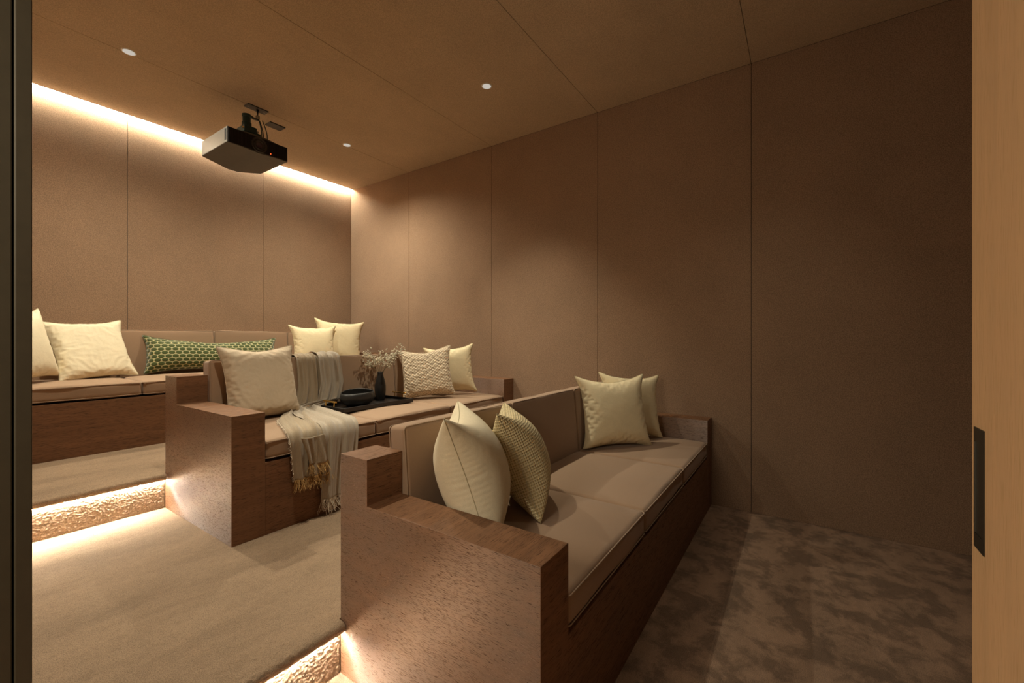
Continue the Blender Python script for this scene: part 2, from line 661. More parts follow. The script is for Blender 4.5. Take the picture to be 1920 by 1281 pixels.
# light strips
STG = 'LED strips under the step nosings'
for yr, zt, x1, lab in ((N1, Z1, 0.95, 'warm white LED strip under the nosing of the lower step by the front sofa'),
                        (N2, Z2, 0.967, 'warm white LED strip under the nosing of the upper step by the middle sofa')):
    z = zt - 0.0312
    o = obj('led_strip', *box((XL + 0.004, yr - 0.0105, z - 0.0105), (x1, yr - 0.0025, z - 0.0003)), M['led_step'], origin=(XL, yr, z - 0.004))
    tag(o, lab, 'light strip', STG)
o = obj('cove_light', *box((XL + 0.01, D - 0.036, H + 0.014), (W - 0.004, D - 0.022, H + 0.021)), M['led_cove'], origin=(XL, D - 0.01, H))
tag(o, 'long warm LED line in the ceiling slot along the back wall', 'light strip')
o = obj('cove_light', *box((XL + 0.01, 4.935, H + 0.075), (W - 0.004, 4.950, H + 0.081)), M['led_up'], origin=(XL, 4.94, H + 0.08))
tag(o, 'inner LED line hidden above the ceiling edge at the back', 'light strip')

# hall floor outside the doorway
tag(obj('floor', *box((-1.9, -1.6, -0.06), (XL - 0.02, 2.6, -0.001)), M['door']), kind='structure')


# ================================================================= SOFAS
def ring(a, b, z, r, n=6):
    """rounded rectangle loop in plan"""
    x0, y0 = a
    x1, y1 = b
    P = []
    for cx, cy, s in ((x1 - r, y1 - r, 0), (x0 + r, y1 - r, 1), (x0 + r, y0 + r, 2), (x1 - r, y0 + r, 3)):
        for k in range(n + 1):
            t = (s + k / n) * math.pi / 2
            P.append((cx + r * math.cos(t), cy + r * math.sin(t), z))
    return P


def sofa(z, fy, by, ry, seams, ath, label, left_arm=True, right_arm=True, back=True):
    x0, x1 = seams[0], seams[-1]
    xa = x0 - ath
    ah, bh, sh = 0.660, 0.825, 0.503
    root = empty('sofa', (xa, fy, z), label, 'sofa')
    prof = [(fy, z), (ry, z), (ry, z + bh), (by, z + bh), (by, z + ah), (fy, z + ah)]
    prof = prof[::-1]
    for on, xx in ((left_arm, xa), (right_arm, x1)):
        if on:
            v, f = extrude_x(prof, xx + 0.0006, xx + ath - 0.0006)
            obj('arm', v, f, [M['wood_x'], M['wood_y']], root, fm=facing_x(v, f), bevel=0.0015,
                uv=[(p[2], p[1]) for p in v])
    obj('base', *box((x0, fy + 0.001, z), (x1, ry - 0.03, z + 0.388)), M['wood_x'], root, bevel=0.001)
    if back:
        obj('back_panel', *box((x0, ry - 0.055, z + 0.388), (x1, ry - 0.001, z + 0.80)), M['wood_x'], root, bevel=0.001)
    yb = by - 0.045
    for i in range(len(seams) - 1):
        a, b = seams[i] + 0.0035, seams[i + 1] - 0.0035
        o = obj('seat_cushion', *rbox((a, fy + 0.002, z + 0.400), (b, yb + 0.03, z + sh), 0.022, (14, 14, 5), 0.018, i + 1),
                M['sofa'], root, smooth=True)
        for zz, rr in ((z + sh - 0.006, 0.0028), (z + 0.409, 0.0022)):
            P = [(x, y, q) for x, y, q in ring((a + 0.001, fy + 0.0015), (b - 0.001, yb + 0.028), zz, 0.014)]
            obj('piping', *tube(P, rr, 6, True), M['pipe'], o, smooth=True)
        # upright back cushion leaning on the panel
        h = 0.425
        v, f = rbox((a, 0, 0), (b, 0.092, h), 0.017, (12, 5, 10), 0.004, i + 7, 0.006)
        lean = 0.085
        ca, sa = math.cos(lean), math.sin(lean)

        def place(p):
            return (p[0], yb + p[1] * ca + p[2] * sa, z + sh - 0.018 + p[2] * ca - p[1] * sa + 0.008)
        o = obj('back_cushion', [place(p) for p in v], f, M['sofa'], root, smooth=True)
        for yy in (0.003, 0.089):
            P = [(x, yy, y) for x, y, q in ring((a + 0.0005, 0.001), (b - 0.0005, h - 0.001), 0, 0.014)]
            obj('piping', *tube([place(p) for p in P], 0.0024, 6, True), M['pipe'], o, smooth=True)
    return root


SEAT = [1.121, 1.867, 2.612, 3.358]
sofa(0.0, 0.562, 1.276, N1, SEAT, 0.162, 'brown oak and taupe sofa on the lowest level, nearest the door')
sofa(Z1, 2.376, 3.100, N2, [1.1416] + SEAT[1:-1] + [3.3554], 0.1646, 'brown oak and taupe sofa on the middle level with a throw and a tray')
sofa(Z2, 4.232, 4.932, D - 0.001, [0.375] + SEAT, 0.162, 'brown oak and taupe sofa on the top level against the back wall', back=False)


# ================================================================= PILLOWS
def inflate(w, h, n=52, seed=0, vol=0.19, iters=300, bend=0.006, gather=0.90):
    rs = np.random.RandomState(seed)
    nx, ny = int(n * max(1, w / h)), n
    sx, sy = w / nx, h / ny
    U, Vv = np.meshgrid(np.linspace(0, 1, nx + 1), np.linspace(0, 1, ny + 1))
    base = np.stack([(U - 0.5) * w, (Vv - 0.5) * h, np.zeros_like(U)], -1)
    bumpz = (np.clip(4 * U * (1 - U), 0, 1) * np.clip(4 * Vv * (1 - Vv), 0, 1)) ** 0.6
    A, B = base.copy(), base.copy()
    A[..., 2] = 0.03 * bumpz
    B[..., 2] = -0.03 * bumpz
    A += rs.randn(*A.shape) * 0.0008
    B += rs.randn(*B.shape) * 0.0008
    S = np.stack([A, B])
    prev = S.copy()
    dg = math.hypot(sx, sy)
    Vt = w * h * min(w, h) * vol

    def seam():
        for sl in (np.s_[:, 0, :], np.s_[:, -1, :], np.s_[:, :, 0], np.s_[:, :, -1]):
            m = S[sl].mean(0)
            S[sl] = m

    def con(a, b, L, k, only=False):
        d = S[b] - S[a]
        ln = np.linalg.norm(d, axis=-1, keepdims=True) + 1e-9
        e = (ln - L) / ln
        if only:
            e = np.maximum(e, 0)
        c = d * e * 0.5 * k
        S[a] += c
        S[b] -= c
    for it in range(iters):
        # volume -> pressure
        gx = np.zeros_like(S)
        gy = np.zeros_like(S)
        gx[:, :, 1:-1] = (S[:, :, 2:] - S[:, :, :-2]) / 2
        gy[:, 1:-1] = (S[:, 2:] - S[:, :-2]) / 2
        Nn = np.cross(gx, gy)
        V = (S[0, ..., 2] * Nn[0, ..., 2]).sum() - (S[1, ..., 2] * Nn[1, ..., 2]).sum()
        p = np.clip((Vt - V) / Vt, -0.5, 1.0) * 1.3
        vel = (S - prev) * 0.90
        prev = S.copy()
        Nn[1] *= -1
        S += vel + Nn * p * 4.0
        for _ in range(4):
            for par in (0, 1):
                con(np.s_[:, :, par:-1:2], np.s_[:, :, par + 1::2], sx, 0.9)
                con(np.s_[:, par:-1:2, :], np.s_[:, par + 1::2, :], sy, 0.9)
                con(np.s_[:, par:-1:2, :-1], np.s_[:, par + 1::2, 1:], dg, 0.22)
                con(np.s_[:, par:-1:2, 1:], np.s_[:, par + 1::2, :-1], dg, 0.22)
            seam()
            for side in (np.s_[:, 0:1, :], np.s_[:, -1:, :]):
                T = S[side]
                for par in (0, 1):
                    d = T[:, :, par + 1::2] - T[:, :, par:-1:2]
                    ln = np.linalg.norm(d, axis=-1, keepdims=True) + 1e-9
                    c = d * (ln - sx * gather) / ln * 0.5
                    T[:, :, par:-1:2] += c
                    T[:, :, par + 1::2] -= c
            for side in (np.s_[:, :, 0:1], np.s_[:, :, -1:]):
                T = S[side]
                for par in (0, 1):
                    d = T[:, par + 1::2] - T[:, par:-1:2]
                    ln = np.linalg.norm(d, axis=-1, keepdims=True) + 1e-9
                    c = d * (ln - sy * gather) / ln * 0.5
                    T[:, par:-1:2] += c
                    T[:, par + 1::2] -= c
        if bend:
            Lp = np.zeros_like(S)
            Lp[:, 1:-1, 1:-1] = (S[:, 2:, 1:-1] + S[:, :-2, 1:-1] + S[:, 1:-1, 2:] + S[:, 1:-1, :-2]) / 4 - S[:, 1:-1, 1:-1]
            S += Lp * bend
            prev += Lp * bend
    # remove drift, scale so that the corners sit at +-1/2
    S -= S[:, [0, 0, -1, -1], [0, -1, 0, -1]].mean((0, 1))
    cx = np.abs(S[0, [0, 0, -1, -1], [0, -1, 0, -1], 0]).mean()
    cy = np.abs(S[0, [0, 0, -1, -1], [0, -1, 0, -1], 1]).mean()
    S[..., 0] *= 0.5 * w / cx
    S[..., 1] *= 0.5 * h / cy
    return S, U, Vv


def pillow(label, p, mat, seed, group, asp=1.0, vol=0.19, n=52, bend=0.004, seat=None, seam_r=0.0016, dx=(0, 0, 0), name='pillow', sag=0.0, horn=0.035):
    cx, cy, cz, th, ph, ro, s = p
    cx, cy, cz = cx + dx[0], cy + dx[1], cz + dx[2]
    w, h = s, s / asp
    S, U, Vv = inflate(w, h, n, seed, vol, bend=bend)
    if horn:
        for cu, cv, k in ((0, 1, 1.0), (1, 1, 1.0), (0, 0, 0.5), (1, 0, 0.5)):
            g = np.exp(-(((U - cu) * w / h) ** 2 + (Vv - cv) ** 2) / 0.13 ** 2)[None] * k * horn * h
            S[..., 0] += g * (1 if cu else -1)
            S[..., 1] += g * (1 if cv else -1) * 0.8
            S[..., 2] += g * 0.35 * (1 if (seed + cu) % 2 else -1)
    if sag:
        vv = Vv[None]
        S[..., 1] -= sag * h * np.exp(-((U[None] - 0.5) / 0.22) ** 2) * vv ** 2
        S[..., 2] *= 1 + 0.25 * (1 - vv)
    u = np.array([math.cos(th), math.sin(th), 0])
    nn = np.array([math.sin(th), -math.cos(th), 0])
    z = np.array([0, 0, 1.0])
    up = z * math.cos(ph) - nn * math.sin(ph)
    fr = nn * math.cos(ph) + z * math.sin(ph)
    u2 = u * math.cos(ro) + up * math.sin(ro)
    v2 = up * math.cos(ro) - u * math.sin(ro)
    c = np.array([cx, cy, cz]) + v2 * h / 2
    P = c + S[..., 0:1] * u2 + S[..., 1:2] * v2 + S[..., 2:3] * fr
    if seat is not None:   # filling settles on the cushion
        lo = seat + 0.004
        P[..., 2] = np.where(P[..., 2] < lo, lo + (P[..., 2] - lo) * 0.03, P[..., 2])
    ny1, nx1 = U.shape
    ids = np.arange(ny1 * nx1).reshape(ny1, nx1)
    VA = P[0].reshape(-1, 3)
    inner = np.zeros((ny1, nx1), bool)
    inner[1:-1, 1:-1] = True
    idB = ids.copy()
    k = ny1 * nx1
    idB[inner] = k + np.arange(inner.sum())
    VB = P[1][inner]
    F = []
    for i in range(ny1 - 1):
        for j in range(nx1 - 1):
            F.append((ids[i, j], ids[i, j + 1], ids[i + 1, j + 1], ids[i + 1, j]))
            F.append((idB[i, j], idB[i + 1, j], idB[i + 1, j + 1], idB[i, j + 1]))
    uv = np.stack([U, Vv], -1).reshape(-1, 2)
    uv = np.concatenate([uv, np.stack([U, Vv], -1)[inner]])
    V = np.concatenate([VA, VB])
    o = obj(name, V, F, mat, origin=(cx, cy, V[:, 2].min()), smooth=True, uv=uv, sub=1)
    tag(o, label, 'pillow', group)
    edge = list(ids[0, :]) + list(ids[1:, -1]) + list(ids[-1, :-1][::-1]) + list(ids[1:-1, 0][::-1])
    pts = V[edge]
    pts = (pts + np.roll(pts, 1, 0) + np.roll(pts, -1, 0)) / 3 * 0.5 + pts * 0.5
    obj('seam', *tube(pts.tolist(), seam_r, 5, True), M['seam'] if mat in (M['cream'], M['cream2'], M['waffle']) else mat, o, smooth=True,
        uv=np.tile([[0.5, 0.5]], (len(pts) * 5, 1)))
    return o


S0, S1, S2 = 0.503, Z1 + 0.503, Z2 + 0.503
GR, GM, GF = 'pillows on the back sofa', 'pillows on the middle sofa', 'pillows on the front sofa'
pillow('cream pillow at the far left, half hidden by the door jamb', (0.56, 4.50, S2 + .02, 0.74, 0.16, 0.15, 0.50), M['cream2'], 1, GR, seat=S2 + .012)
pillow('wide cream pillow beside the door jamb, leaning back with crumpled cloth', (0.98, 4.69, S2 + .015, 0.26, 0.42, 0.05, 0.50), M['cream2'], 2, GR, seat=S2 + .015, vol=0.15)
pillow('long green velvet lumbar pillow with a honeycomb dot pattern', (1.815, 4.72, S2 + .01, -0.16, 0.30, -0.02, 1.08), M['green'], 3, GR, asp=3.05, vol=0.26, sag=0.08, n=34, seat=S2 + .015)
pillow('smaller cream pillow on the right of the back sofa, in front of its pair', (2.705, 4.50, S2 + .01, -0.24, 0.22, 0.0, 0.48), M['cream'], 4, GR, seat=S2 + .015)
pillow('tall cream pillow in the right corner of the back sofa, touching the wall side', (3.02, 4.55, S2 + .025, -0.42, 0.22, -0.07, 0.54), M['cream'], 5, GR, seat=S2 + .015)
pillow('large plain beige pillow beside the draped throw', (1.425, 2.94, S1 + .02, 0.10, 0.24, 0.0, 0.49), M['beige'], 6, GM, seat=S1 + .012, vol=0.16, sag=0.03, horn=0.02)
pillow('chunky knitted beige pillow to the right of the vase', (2.741, 2.765, S1 + .03, -0.86, 0.33, 0.12, 0.452), M['knit'], 7, GM, seat=S1 + .015, vol=0.15, sag=0.06)
pillow('smooth pale cream pillow behind the knitted one', (3.055, 2.76, S1 + .025, -0.76, 0.12, 0.09, 0.455), M['cream'], 8, GM, seat=S1 + .015)
pillow('plump cream pillow standing by the near wooden arm, seen from its seam side', (1.335, 0.998, S0 + .01, 0.62, 0.33, -0.02, 0.485), M['cream2'], 9, GF, seat=S0 + .012, vol=0.30)
pillow('yellowish waffle-weave pillow leaning beside the plump one', (1.655, 0.98, S0 + .012, 0.60, 0.38, -0.06, 0.45), M['waffle'], 10, GF, seat=S0 + .015, vol=0.28)
pillow('cream pillow at the far end of the front sofa, frontmost of two', (2.80, 1.03, S0 + .01, -0.796, 0.25, 0.02, 0.49), M['cream'], 11, GF, seat=S0 + .015, sag=0.03)
pillow('cream pillow wedged in the far corner behind the frontmost one', (3.085, 1.02, S0 + .03, -0.75, 0.27, -0.07, 0.465), M['cream'], 12, GF, seat=S0 + .015)


# ================================================================= THROW
def sheet(path, xl, xr, ns, nw, folds, seed, th=0.004):
    """cloth ribbon: path of (s, y, z), x extents per station, folds = list of (freq, amp, phase)"""
    S = np.array([p[0] for p in path], float)
    s = np.linspace(S[0], S[-1], ns)
    Y = np.interp(s, S, [p[1] for p in path])
    Z = np.interp(s, S, [p[2] for p in path])
    XL_ = np.interp(s, S, xl)
    XR_ = np.interp(s, S, xr)
    for _ in range(3):
        for a in (XL_, XR_, Y, Z):
            a[1:-1] = (a[:-2] + 2 * a[1:-1] + a[2:]) / 4
    T = np.stack([np.gradient(Y), np.gradient(Z)], 1)
    T /= np.linalg.norm(T, axis=1)[:, None] + 1e-9
    N = np.stack([T[:, 1], -T[:, 0]], 1)       # outward: front / up
    wv = np.linspace(0, 1, nw)
    Sg, Wg = np.meshgrid(s, wv, indexing='ij')
    disp = np.zeros_like(Sg)
    amp_s = np.interp(s, S, [p[3] for p in path])[:, None]
    rs = np.random.RandomState(seed)
    for fr, am, dr in folds:
        ph = rs.rand() * 6.28
        disp += am * (0.5 + 0.5 * np.sin(6.283 * (fr * Wg + dr * (Sg - s[0])) + ph)) ** 1.4
    disp *= amp_s
    X = XL_[:, None] * (1 - Wg) + XR_[:, None] * Wg + 0.004 * np.sin(9 * Sg + 3)
    P = np.stack([X, Y[:, None] + N[:, 0:1] * disp, Z[:, None] + N[:, 1:2] * disp], -1)
    F = [(i * nw + j, i * nw + j + 1, (i + 1) * nw + j + 1, (i + 1) * nw + j) for i in range(ns - 1) for j in range(nw - 1)]
    uv = np.stack([Wg, Sg], -1).reshape(-1, 2)
    return P, F, uv


tr = empty('throw_blanket', (1.62, 2.75, S1), 'oatmeal woven throw with fringed ends, draped over the middle sofa down to the carpet', 'blanket')
Zs = S1 + 0.022                 # cushion crown
FY = 2.376
YB = 3.055


def build_layer(name, mat, lift, xl, xr, tail, folds, seed):
    zt = Z1 + 0.925 + lift
    path = [
        # s, y, z, fold amplitude
        (0.00, 3.215 + lift, zt - 0.16, .5), (0.14, 3.205 + lift, zt - 0.02, .5), (0.17, 3.185, zt + 0.004, .5), (0.21, 3.13, zt + 0.008, .6),
        (0.24, 3.085 - lift, zt - 0.015, .8), (0.45, 3.062 - lift, zt - 0.22, 1.0), (0.62, YB - 0.01 - lift, Zs + 0.035 + lift, 1.0),
        (0.70, YB - 0.07, Zs + 0.006 + lift, 1.0), (0.95, 2.75, Zs + 0.004 + lift, 1.0), (1.20, FY + 0.05, Zs + 0.002 + lift, .8),
        (1.25, FY + 0.005, Zs - 0.012 + lift, .7), (1.28, FY - 0.012 - lift, Zs - 0.04, .7), (1.28 + (Zs - 0.04 - tail), FY - 0.012 - lift, tail, 1.1)]
    P, F, uv = sheet(path, xl, xr, 150, 56, folds, seed)
    o = obj(name, P.reshape(-1, 3), F, mat, tr, smooth=True, uv=uv * np.array([1, 1]))
    m = o.modifiers.new('thick', 'SOLIDIFY')
    m.thickness = 0.0035
    m.offset = 1
    return P


fo = [(2.3, 0.020, 0.3), (5.1, 0.011, 0.9), (9.0, 0.004, 0.2)]
#       over back ........................ back face ... seat ............... front edge .... tail
PA = build_layer('tan_layer', M['throwA'], 0.001,
                 [1.70, 1.70, 1.70, 1.70, 1.70, 1.70, 1.66, 1.55, 1.40, 1.27, 1.26, 1.26, 1.29],
                 [1.88, 1.88, 1.88, 1.88, 1.88, 1.88, 1.88, 1.78, 1.66, 1.54, 1.52, 1.51, 1.50], 0.46, fo, 2)
PB = build_layer('oat_layer', M['throwB'], 0.009,
                 [1.86, 1.86, 1.86, 1.86, 1.86, 1.86, 1.82, 1.60, 1.52, 1.47, 1.46, 1.46, 1.45],
                 [2.05, 2.05, 2.05, 2.05, 2.05, 2.06, 2.02, 1.82, 1.80, 1.72, 1.71, 1.70, 1.67], 0.30, fo, 5)


def fringe(base, down, length, r, rs, n=3, spread=0.006):
    parts = []
    for p in base:
        p = np.array(p)
        L = length * (0.75 + 0.5 * rs.rand())
        pts = [p]
        d = np.array(down, float)
        for k in range(n):
            d = d + rs.randn(3) * 0.25
            d /= np.linalg.norm(d)
            pts.append(pts[-1] + d * L / n)
        parts.append(tube(pts, r, 4, False, 0.5))
    return cat_(*parts)


rs = np.random.RandomState(4)


def resample(row, k):
    t = np.linspace(0, len(row) - 1, k)
    i = np.clip(t.astype(int), 0, len(row) - 2)
    f = (t - i)[:, None]
    return row[i] * (1 - f) + row[i + 1] * f


o = obj('fringe', *fringe(resample(PA[-1], 150), (0, 0, -1), 0.065, 0.0016, rs), M['ochre'], tr)
tag(o, 'ochre yarn fringe', kind='stuff')
o = obj('fringe', *fringe(resample(PB[-1], 130), (0, 0, -1), 0.075, 0.0015, rs), M['yarn'], tr)
tag(o, kind='stuff')
o = obj('fringe', *fringe(resample(PA[-62:, 0], 140), (-0.8, -0.3, -0.6), 0.014, 0.0018, rs, 2), M['yarn'], tr)
tag(o, kind='stuff')
o = obj('fringe', *fringe(resample(PB[-70:-40, -1], 60), (0.9, -0.2, -0.5), 0.009, 0.0016, rs, 2), M['yarn'], tr)
tag(o, kind='stuff')
# folded-back corner of the tan layer with an ochre end
k = []
ns_, nw_ = 26, 20
Pf = np.zeros((ns_, nw_, 3))
for i in range(ns_):
    for j in range(nw_):
        a, b = i / (ns_ - 1), j / (nw_ - 1)
        x = 1.315 + 0.05 * a + b * (0.14 - 0.02 * a)
        zz = Zs - 0.03 - a * 0.16 - 0.01 * math.sin(b * 3)
        yy = FY - 0.040 - 0.008 * math.sin(b * 7 + a * 3) - 0.004 * math.sin(b * 19)
        Pf[i, j] = (x, yy, zz)
o = obj('folded_corner', Pf.reshape(-1, 3), [(i * nw_ + j, i * nw_ + j + 1, (i + 1) * nw_ + j + 1, (i + 1) * nw_ + j) for i in range(ns_ - 1) for j in range(nw_ - 1)],
        M['throwA'], tr, smooth=True, uv=np.stack(np.meshgrid(np.linspace(0, .5, nw_), np.linspace(0, 1, ns_)), -1).reshape(-1, 2))
m = o.modifiers.new('thick', 'SOLIDIFY')
m.thickness = 0.004
o = obj('fringe', *fringe(resample(Pf[-1], 90), (0.05, -0.05, -1), 0.06, 0.0017, rs), M['ochre'], tr)
tag(o, 'ochre yarn fringe', kind='stuff')

# ================================================================= TRAY, BOWL, VASE
TX0, TX1, TY0, TY1 = 1.835, 2.495, 2.70, 3.055
TZ = S1 + 0.021
ty = empty('serving_tray', ((TX0 + TX1) / 2, (TY0 + TY1) / 2, TZ), 'black rectangular tray with brass handles lying on the middle sofa seat', 'tray')
obj('tray_bottom', *box((TX0 + .004, TY0 + .004, TZ), (TX1 - .004, TY1 - .004, TZ + 0.008)), M['tray'], ty, bevel=0.002)
for a, b in (((TX0, TY0, TZ), (TX1, TY0 + .012, TZ + .030)), ((TX0, TY1 - .012, TZ), (TX1, TY1, TZ + .030)),
             ((TX0, TY0 + .012, TZ), (TX0 + .012, TY1 - .012, TZ + .030)), ((TX1 - .012, TY0 + .012, TZ), (TX1, TY1 - .012, TZ + .030))):
    obj('rim', *box(a, b), M['tray'], ty, bevel=0.002)
for xx in (TX0 + 0.006, TX1 - 0.006):
    zz = TZ + 0.066
    y0, y1 = 2.80, 2.955
    h = obj('handle', *cat_(tube([(xx, y0, zz), (xx, y1, zz)], 0.0065, 12)), M['gold'], ty, smooth=False)
    for yy in (y0 + 0.025, y1 - 0.025):
        obj('post', *tube([(xx, yy, TZ + 0.028), (xx, yy, zz)], 0.004, 10), M['gold'], h)

bc = (2.075, 2.875, TZ + 0.008)


def rimwave(t, r, z):
    k = max(0, (z - 0.04) / 0.07)
    return k * (0.010 * math.cos(t - 0.9) - 0.004 * math.cos(2 * t + 0.5))


prof = [(0.0, 0.0), (0.06, 0.0), (0.085, 0.004), (0.118, 0.022), (0.137, 0.050), (0.141, 0.070), (0.137, 0.092), (0.131, 0.108), (0.127, 0.110),
        (0.126, 0.104), (0.131, 0.088), (0.134, 0.070), (0.129, 0.050), (0.110, 0.026), (0.08, 0.012), (0.0, 0.010)]
o = obj('bowl', *lathe(prof, bc, 56, 1.0, 0.78, rimwave), M['ceramic'], origin=bc, smooth=True)
tag(o, 'wide black stoneware bowl with an uneven rim on the tray', 'bowl')

vc = (2.365, 2.965, TZ + 0.008)
vr = empty('vase', vc, 'slim matt black bottle vase with dried sprigs on the tray', 'vase')
prof = [(0.0, 0.0), (0.030, 0.0), (0.034, 0.004), (0.041, 0.040), (0.046, 0.085), (0.045, 0.125), (0.037, 0.170), (0.026, 0.205), (0.0215, 0.230), (0.023, 0.242),
        (0.020, 0.242), (0.018, 0.228), (0.018, 0.20), (0.0, 0.19)]
obj('body', *lathe(prof, vc, 36), M['ceramic'], vr, smooth=True)
fl_ = empty('flower_sprigs', (vc[0], vc[1], vc[2] + 0.2), 'airy pale dried baby\'s-breath sprigs standing in the black vase', 'dried flowers')
rs = np.random.RandomState(12)
stems, heads = [], []
top = np.array([vc[0], vc[1], vc[2] + 0.20])
ICO_V = [(0, 0, 1), (.894, 0, .447), (.276, .851, .447), (-.724, .526, .447), (-.724, -.526, .447), (.276, -.851, .447),
         (.724, .526, -.447), (-.276, .851, -.447), (-.894, 0, -.447), (-.276, -.851, -.447), (.724, -.526, -.447), (0, 0, -1)]
ICO_F = [(0, 1, 2), (0, 2, 3), (0, 3, 4), (0, 4, 5), (0, 5, 1), (1, 6, 2), (2, 7, 3), (3, 8, 4), (4, 9, 5), (5, 10, 1), (2, 6, 7), (3, 7, 8),
         (4, 8, 9), (5, 9, 10), (1, 10, 6), (6, 11, 7), (7, 11, 8), (8, 11, 9), (9, 11, 10), (10, 11, 6)]
ICO_V = np.array(ICO_V)
# sprays: the view direction across the sofa is roughly (0.56,-0.83) rightwards
rt = np.array([0.56, -0.83, 0])
bk = np.array([0.83, 0.56, 0])
tips = [(-0.17, 0.02, 0.10), (-0.13, -0.03, 0.14), (-0.09, 0.05, 0.12), (-0.06, -0.05, 0.17), (-0.02, 0.04, 0.15), (0.0, -0.04, 0.10), (0.03, 0.03, 0.19),
        (0.06, -0.03, 0.13), (0.10, 0.03, 0.15), (0.12, -0.02, 0.09), (0.15, 0.04, 0.20), (0.19, 0.0, 0.21), (0.17, -0.04, 0.17), (-0.10, 0.0, 0.07), (0.08, 0.05, 0.07)]
for a, b, c in tips:
    end = top + rt * a + bk * b * 1.5 + np.array([0, 0, c + 0.04])
    mid = top + (end - top) * 0.5 + np.array([0, 0, 0.02])
    pts = [top - np.array([0, 0, 0.05]), top + (mid - top) * 0.4 + np.array([0, 0, 0.01]), mid, end]
    stems.append(tube(pts, 0.0011, 4, False, 0.6))
    for q in range(11):
        f = 0.45 + 0.55 * rs.rand()
        st = mid * (1 - (f - .45) / .55) + end * ((f - .45) / .55)
        tip = st + rs.randn(3) * np.array([0.022, 0.022, 0.016]) + np.array([0, 0, 0.008])
        stems.append(tube([st, (st + tip) / 2 + rs.randn(3) * 0.003, tip], 0.0007, 3, False, 0.7))
        for _ in range(4):
            c0 = tip + rs.randn(3) * 0.0055
            rad = 0.0030 + 0.0028 * rs.rand()
            heads.append((ICO_V * rad * (1 + 0.25 * rs.rand(12, 1)) + c0, ICO_F))
obj('stem', *cat_(*stems), M['stem'], fl_)
tag(obj('blossoms', *cat_(*heads), M['bloom'], fl_), 'tiny cream dried blossoms', kind='stuff')

# ================================================================= CEILING FITTINGS
DG = 'recessed ceiling spotlights'
for x, y, lab in ((0.945, 3.86, 'white recessed spotlight in the ceiling left of the projector'),
                  (2.66, 3.86, 'white recessed spotlight in the ceiling between the projector and the right wall'),
                  (2.66, 2.05, 'white recessed spotlight alone in the middle of the ceiling'),
                  (0.945, 2.05, 'white recessed spotlight in the ceiling above the door side, out of frame'),
                  (2.66, 0.20, 'white recessed spotlight in the ceiling over the lowest level, out of frame')):
    r = empty('ceiling_spotlight', (x, y, H), lab, 'light', DG)
    z = H
    prof = [(0.042, 0.0), (0.041, -0.003), (0.0285, -0.0035), (0.0265, -0.001), (0.0255, 0.001)]
    obj('trim_ring', *lathe(prof, (x, y, z), 32), M['white'], r, smooth=True)
    obj('lamp_face', *lathe([(0.0, -0.0045), (0.017, -0.0045), (0.034, -0.0040)], (x, y, z), 24), M['lampface'], r)
    l = bpy.data.lights.new('spot', 'SPOT')
    l.energy = SPOT_W * (0.9 if y > 3 else 0.85 if y > 1 else 0.12)
    l.color = SPOT_C
    l.spot_size = math.radians(150 if y > 3 else 85)
    l.spot_blend = 1.0
    l.shadow_soft_size = 0.03
    lo = bpy.data.objects.new('spot', l)
    COL.objects.link(lo)
    lo.parent = r
    lo.location = (0, 0, -0.012)

# projector
X0, X1, Y0, Y1, PZ0, PZ1 = 1.447, 1.907, 3.59, 4.05, 2.750, 2.872
pj = empty('projector', ((X0 + X1) / 2, (Y0 + Y1) / 2, PZ0), 'black home cinema projector hanging from the ceiling', 'projector')
xm = (X0 + X1) / 2
V, F = [], []
nxp, nyp = 12, 10
for j in range(nyp + 1):
    for i in range(nxp + 1):
        a, b = i / nxp, j / nyp
        drop = 0.045 * (b ** 1.1) * min(1, min(a, 1 - a) / 0.42) + 0.008 * math.exp(-((a - .5) / .16) ** 2) * (1 - b)
        V.append((X0 + (X1 - X0) * a, Y0 + (Y1 - Y0) * b, PZ0 - drop))
nb = len(V)
for j in range(nyp + 1):
    for i in range(nxp + 1):
        a, b = i / nxp, j / nyp
        V.append((X0 + (X1 - X0) * a, Y0 + (Y1 - Y0) * b, PZ1 + 0.012 * math.exp(-((a - .5) / .25) ** 4)))
q = nxp + 1
for j in range(nyp):
    for i in range(nxp):
        a = j * q + i
        F.append((a, a + q, a + q + 1, a + 1))
        F.append((nb + a, nb + a + 1, nb + a + q + 1, nb + a + q))
for i in range(nxp):
    F.append((i, i + 1, nb + i + 1, nb + i))
    a = nyp * q + i
    F.append((a + 1, a, nb + a, nb + a + 1))
for j in range(nyp):
    a = j * q
    F.append((a + q, a, nb + a, nb + a + q))
    a = j * q + nxp
    F.append((a, a + q, nb + a + q, nb + a))
obj('housing', V, F, M['body'], pj, bevel=0.005)
# front grille of upright ribs
gp = []
for i in range(46):
    x = X0 + 0.012 + i * (X1 - X0 - 0.024) / 45
    if abs(x - xm) < 0.052:
        continue
    gp.append(box((x - 0.0022, Y0 - 0.005, PZ0 + 0.008), (x + 0.0022, Y0 + 0.001, PZ1 - 0.006)))
obj('front_grille', *cat_(box((X0 + .006, Y0 - 0.0018, PZ0 + 0.005), (X1 - .006, Y0 + 0.001, PZ1 - 0.004)), *gp), M['grille'], pj)


def disc_y(prof, c, n=40):
    """profile (r, depth) turned about the y axis"""
    V, F = lathe(prof, (0, 0, 0), n)
    return [(c[0] + v[0], c[1] - v[2], c[2] + v[1]) for v in V], [f[::-1] for f in F]


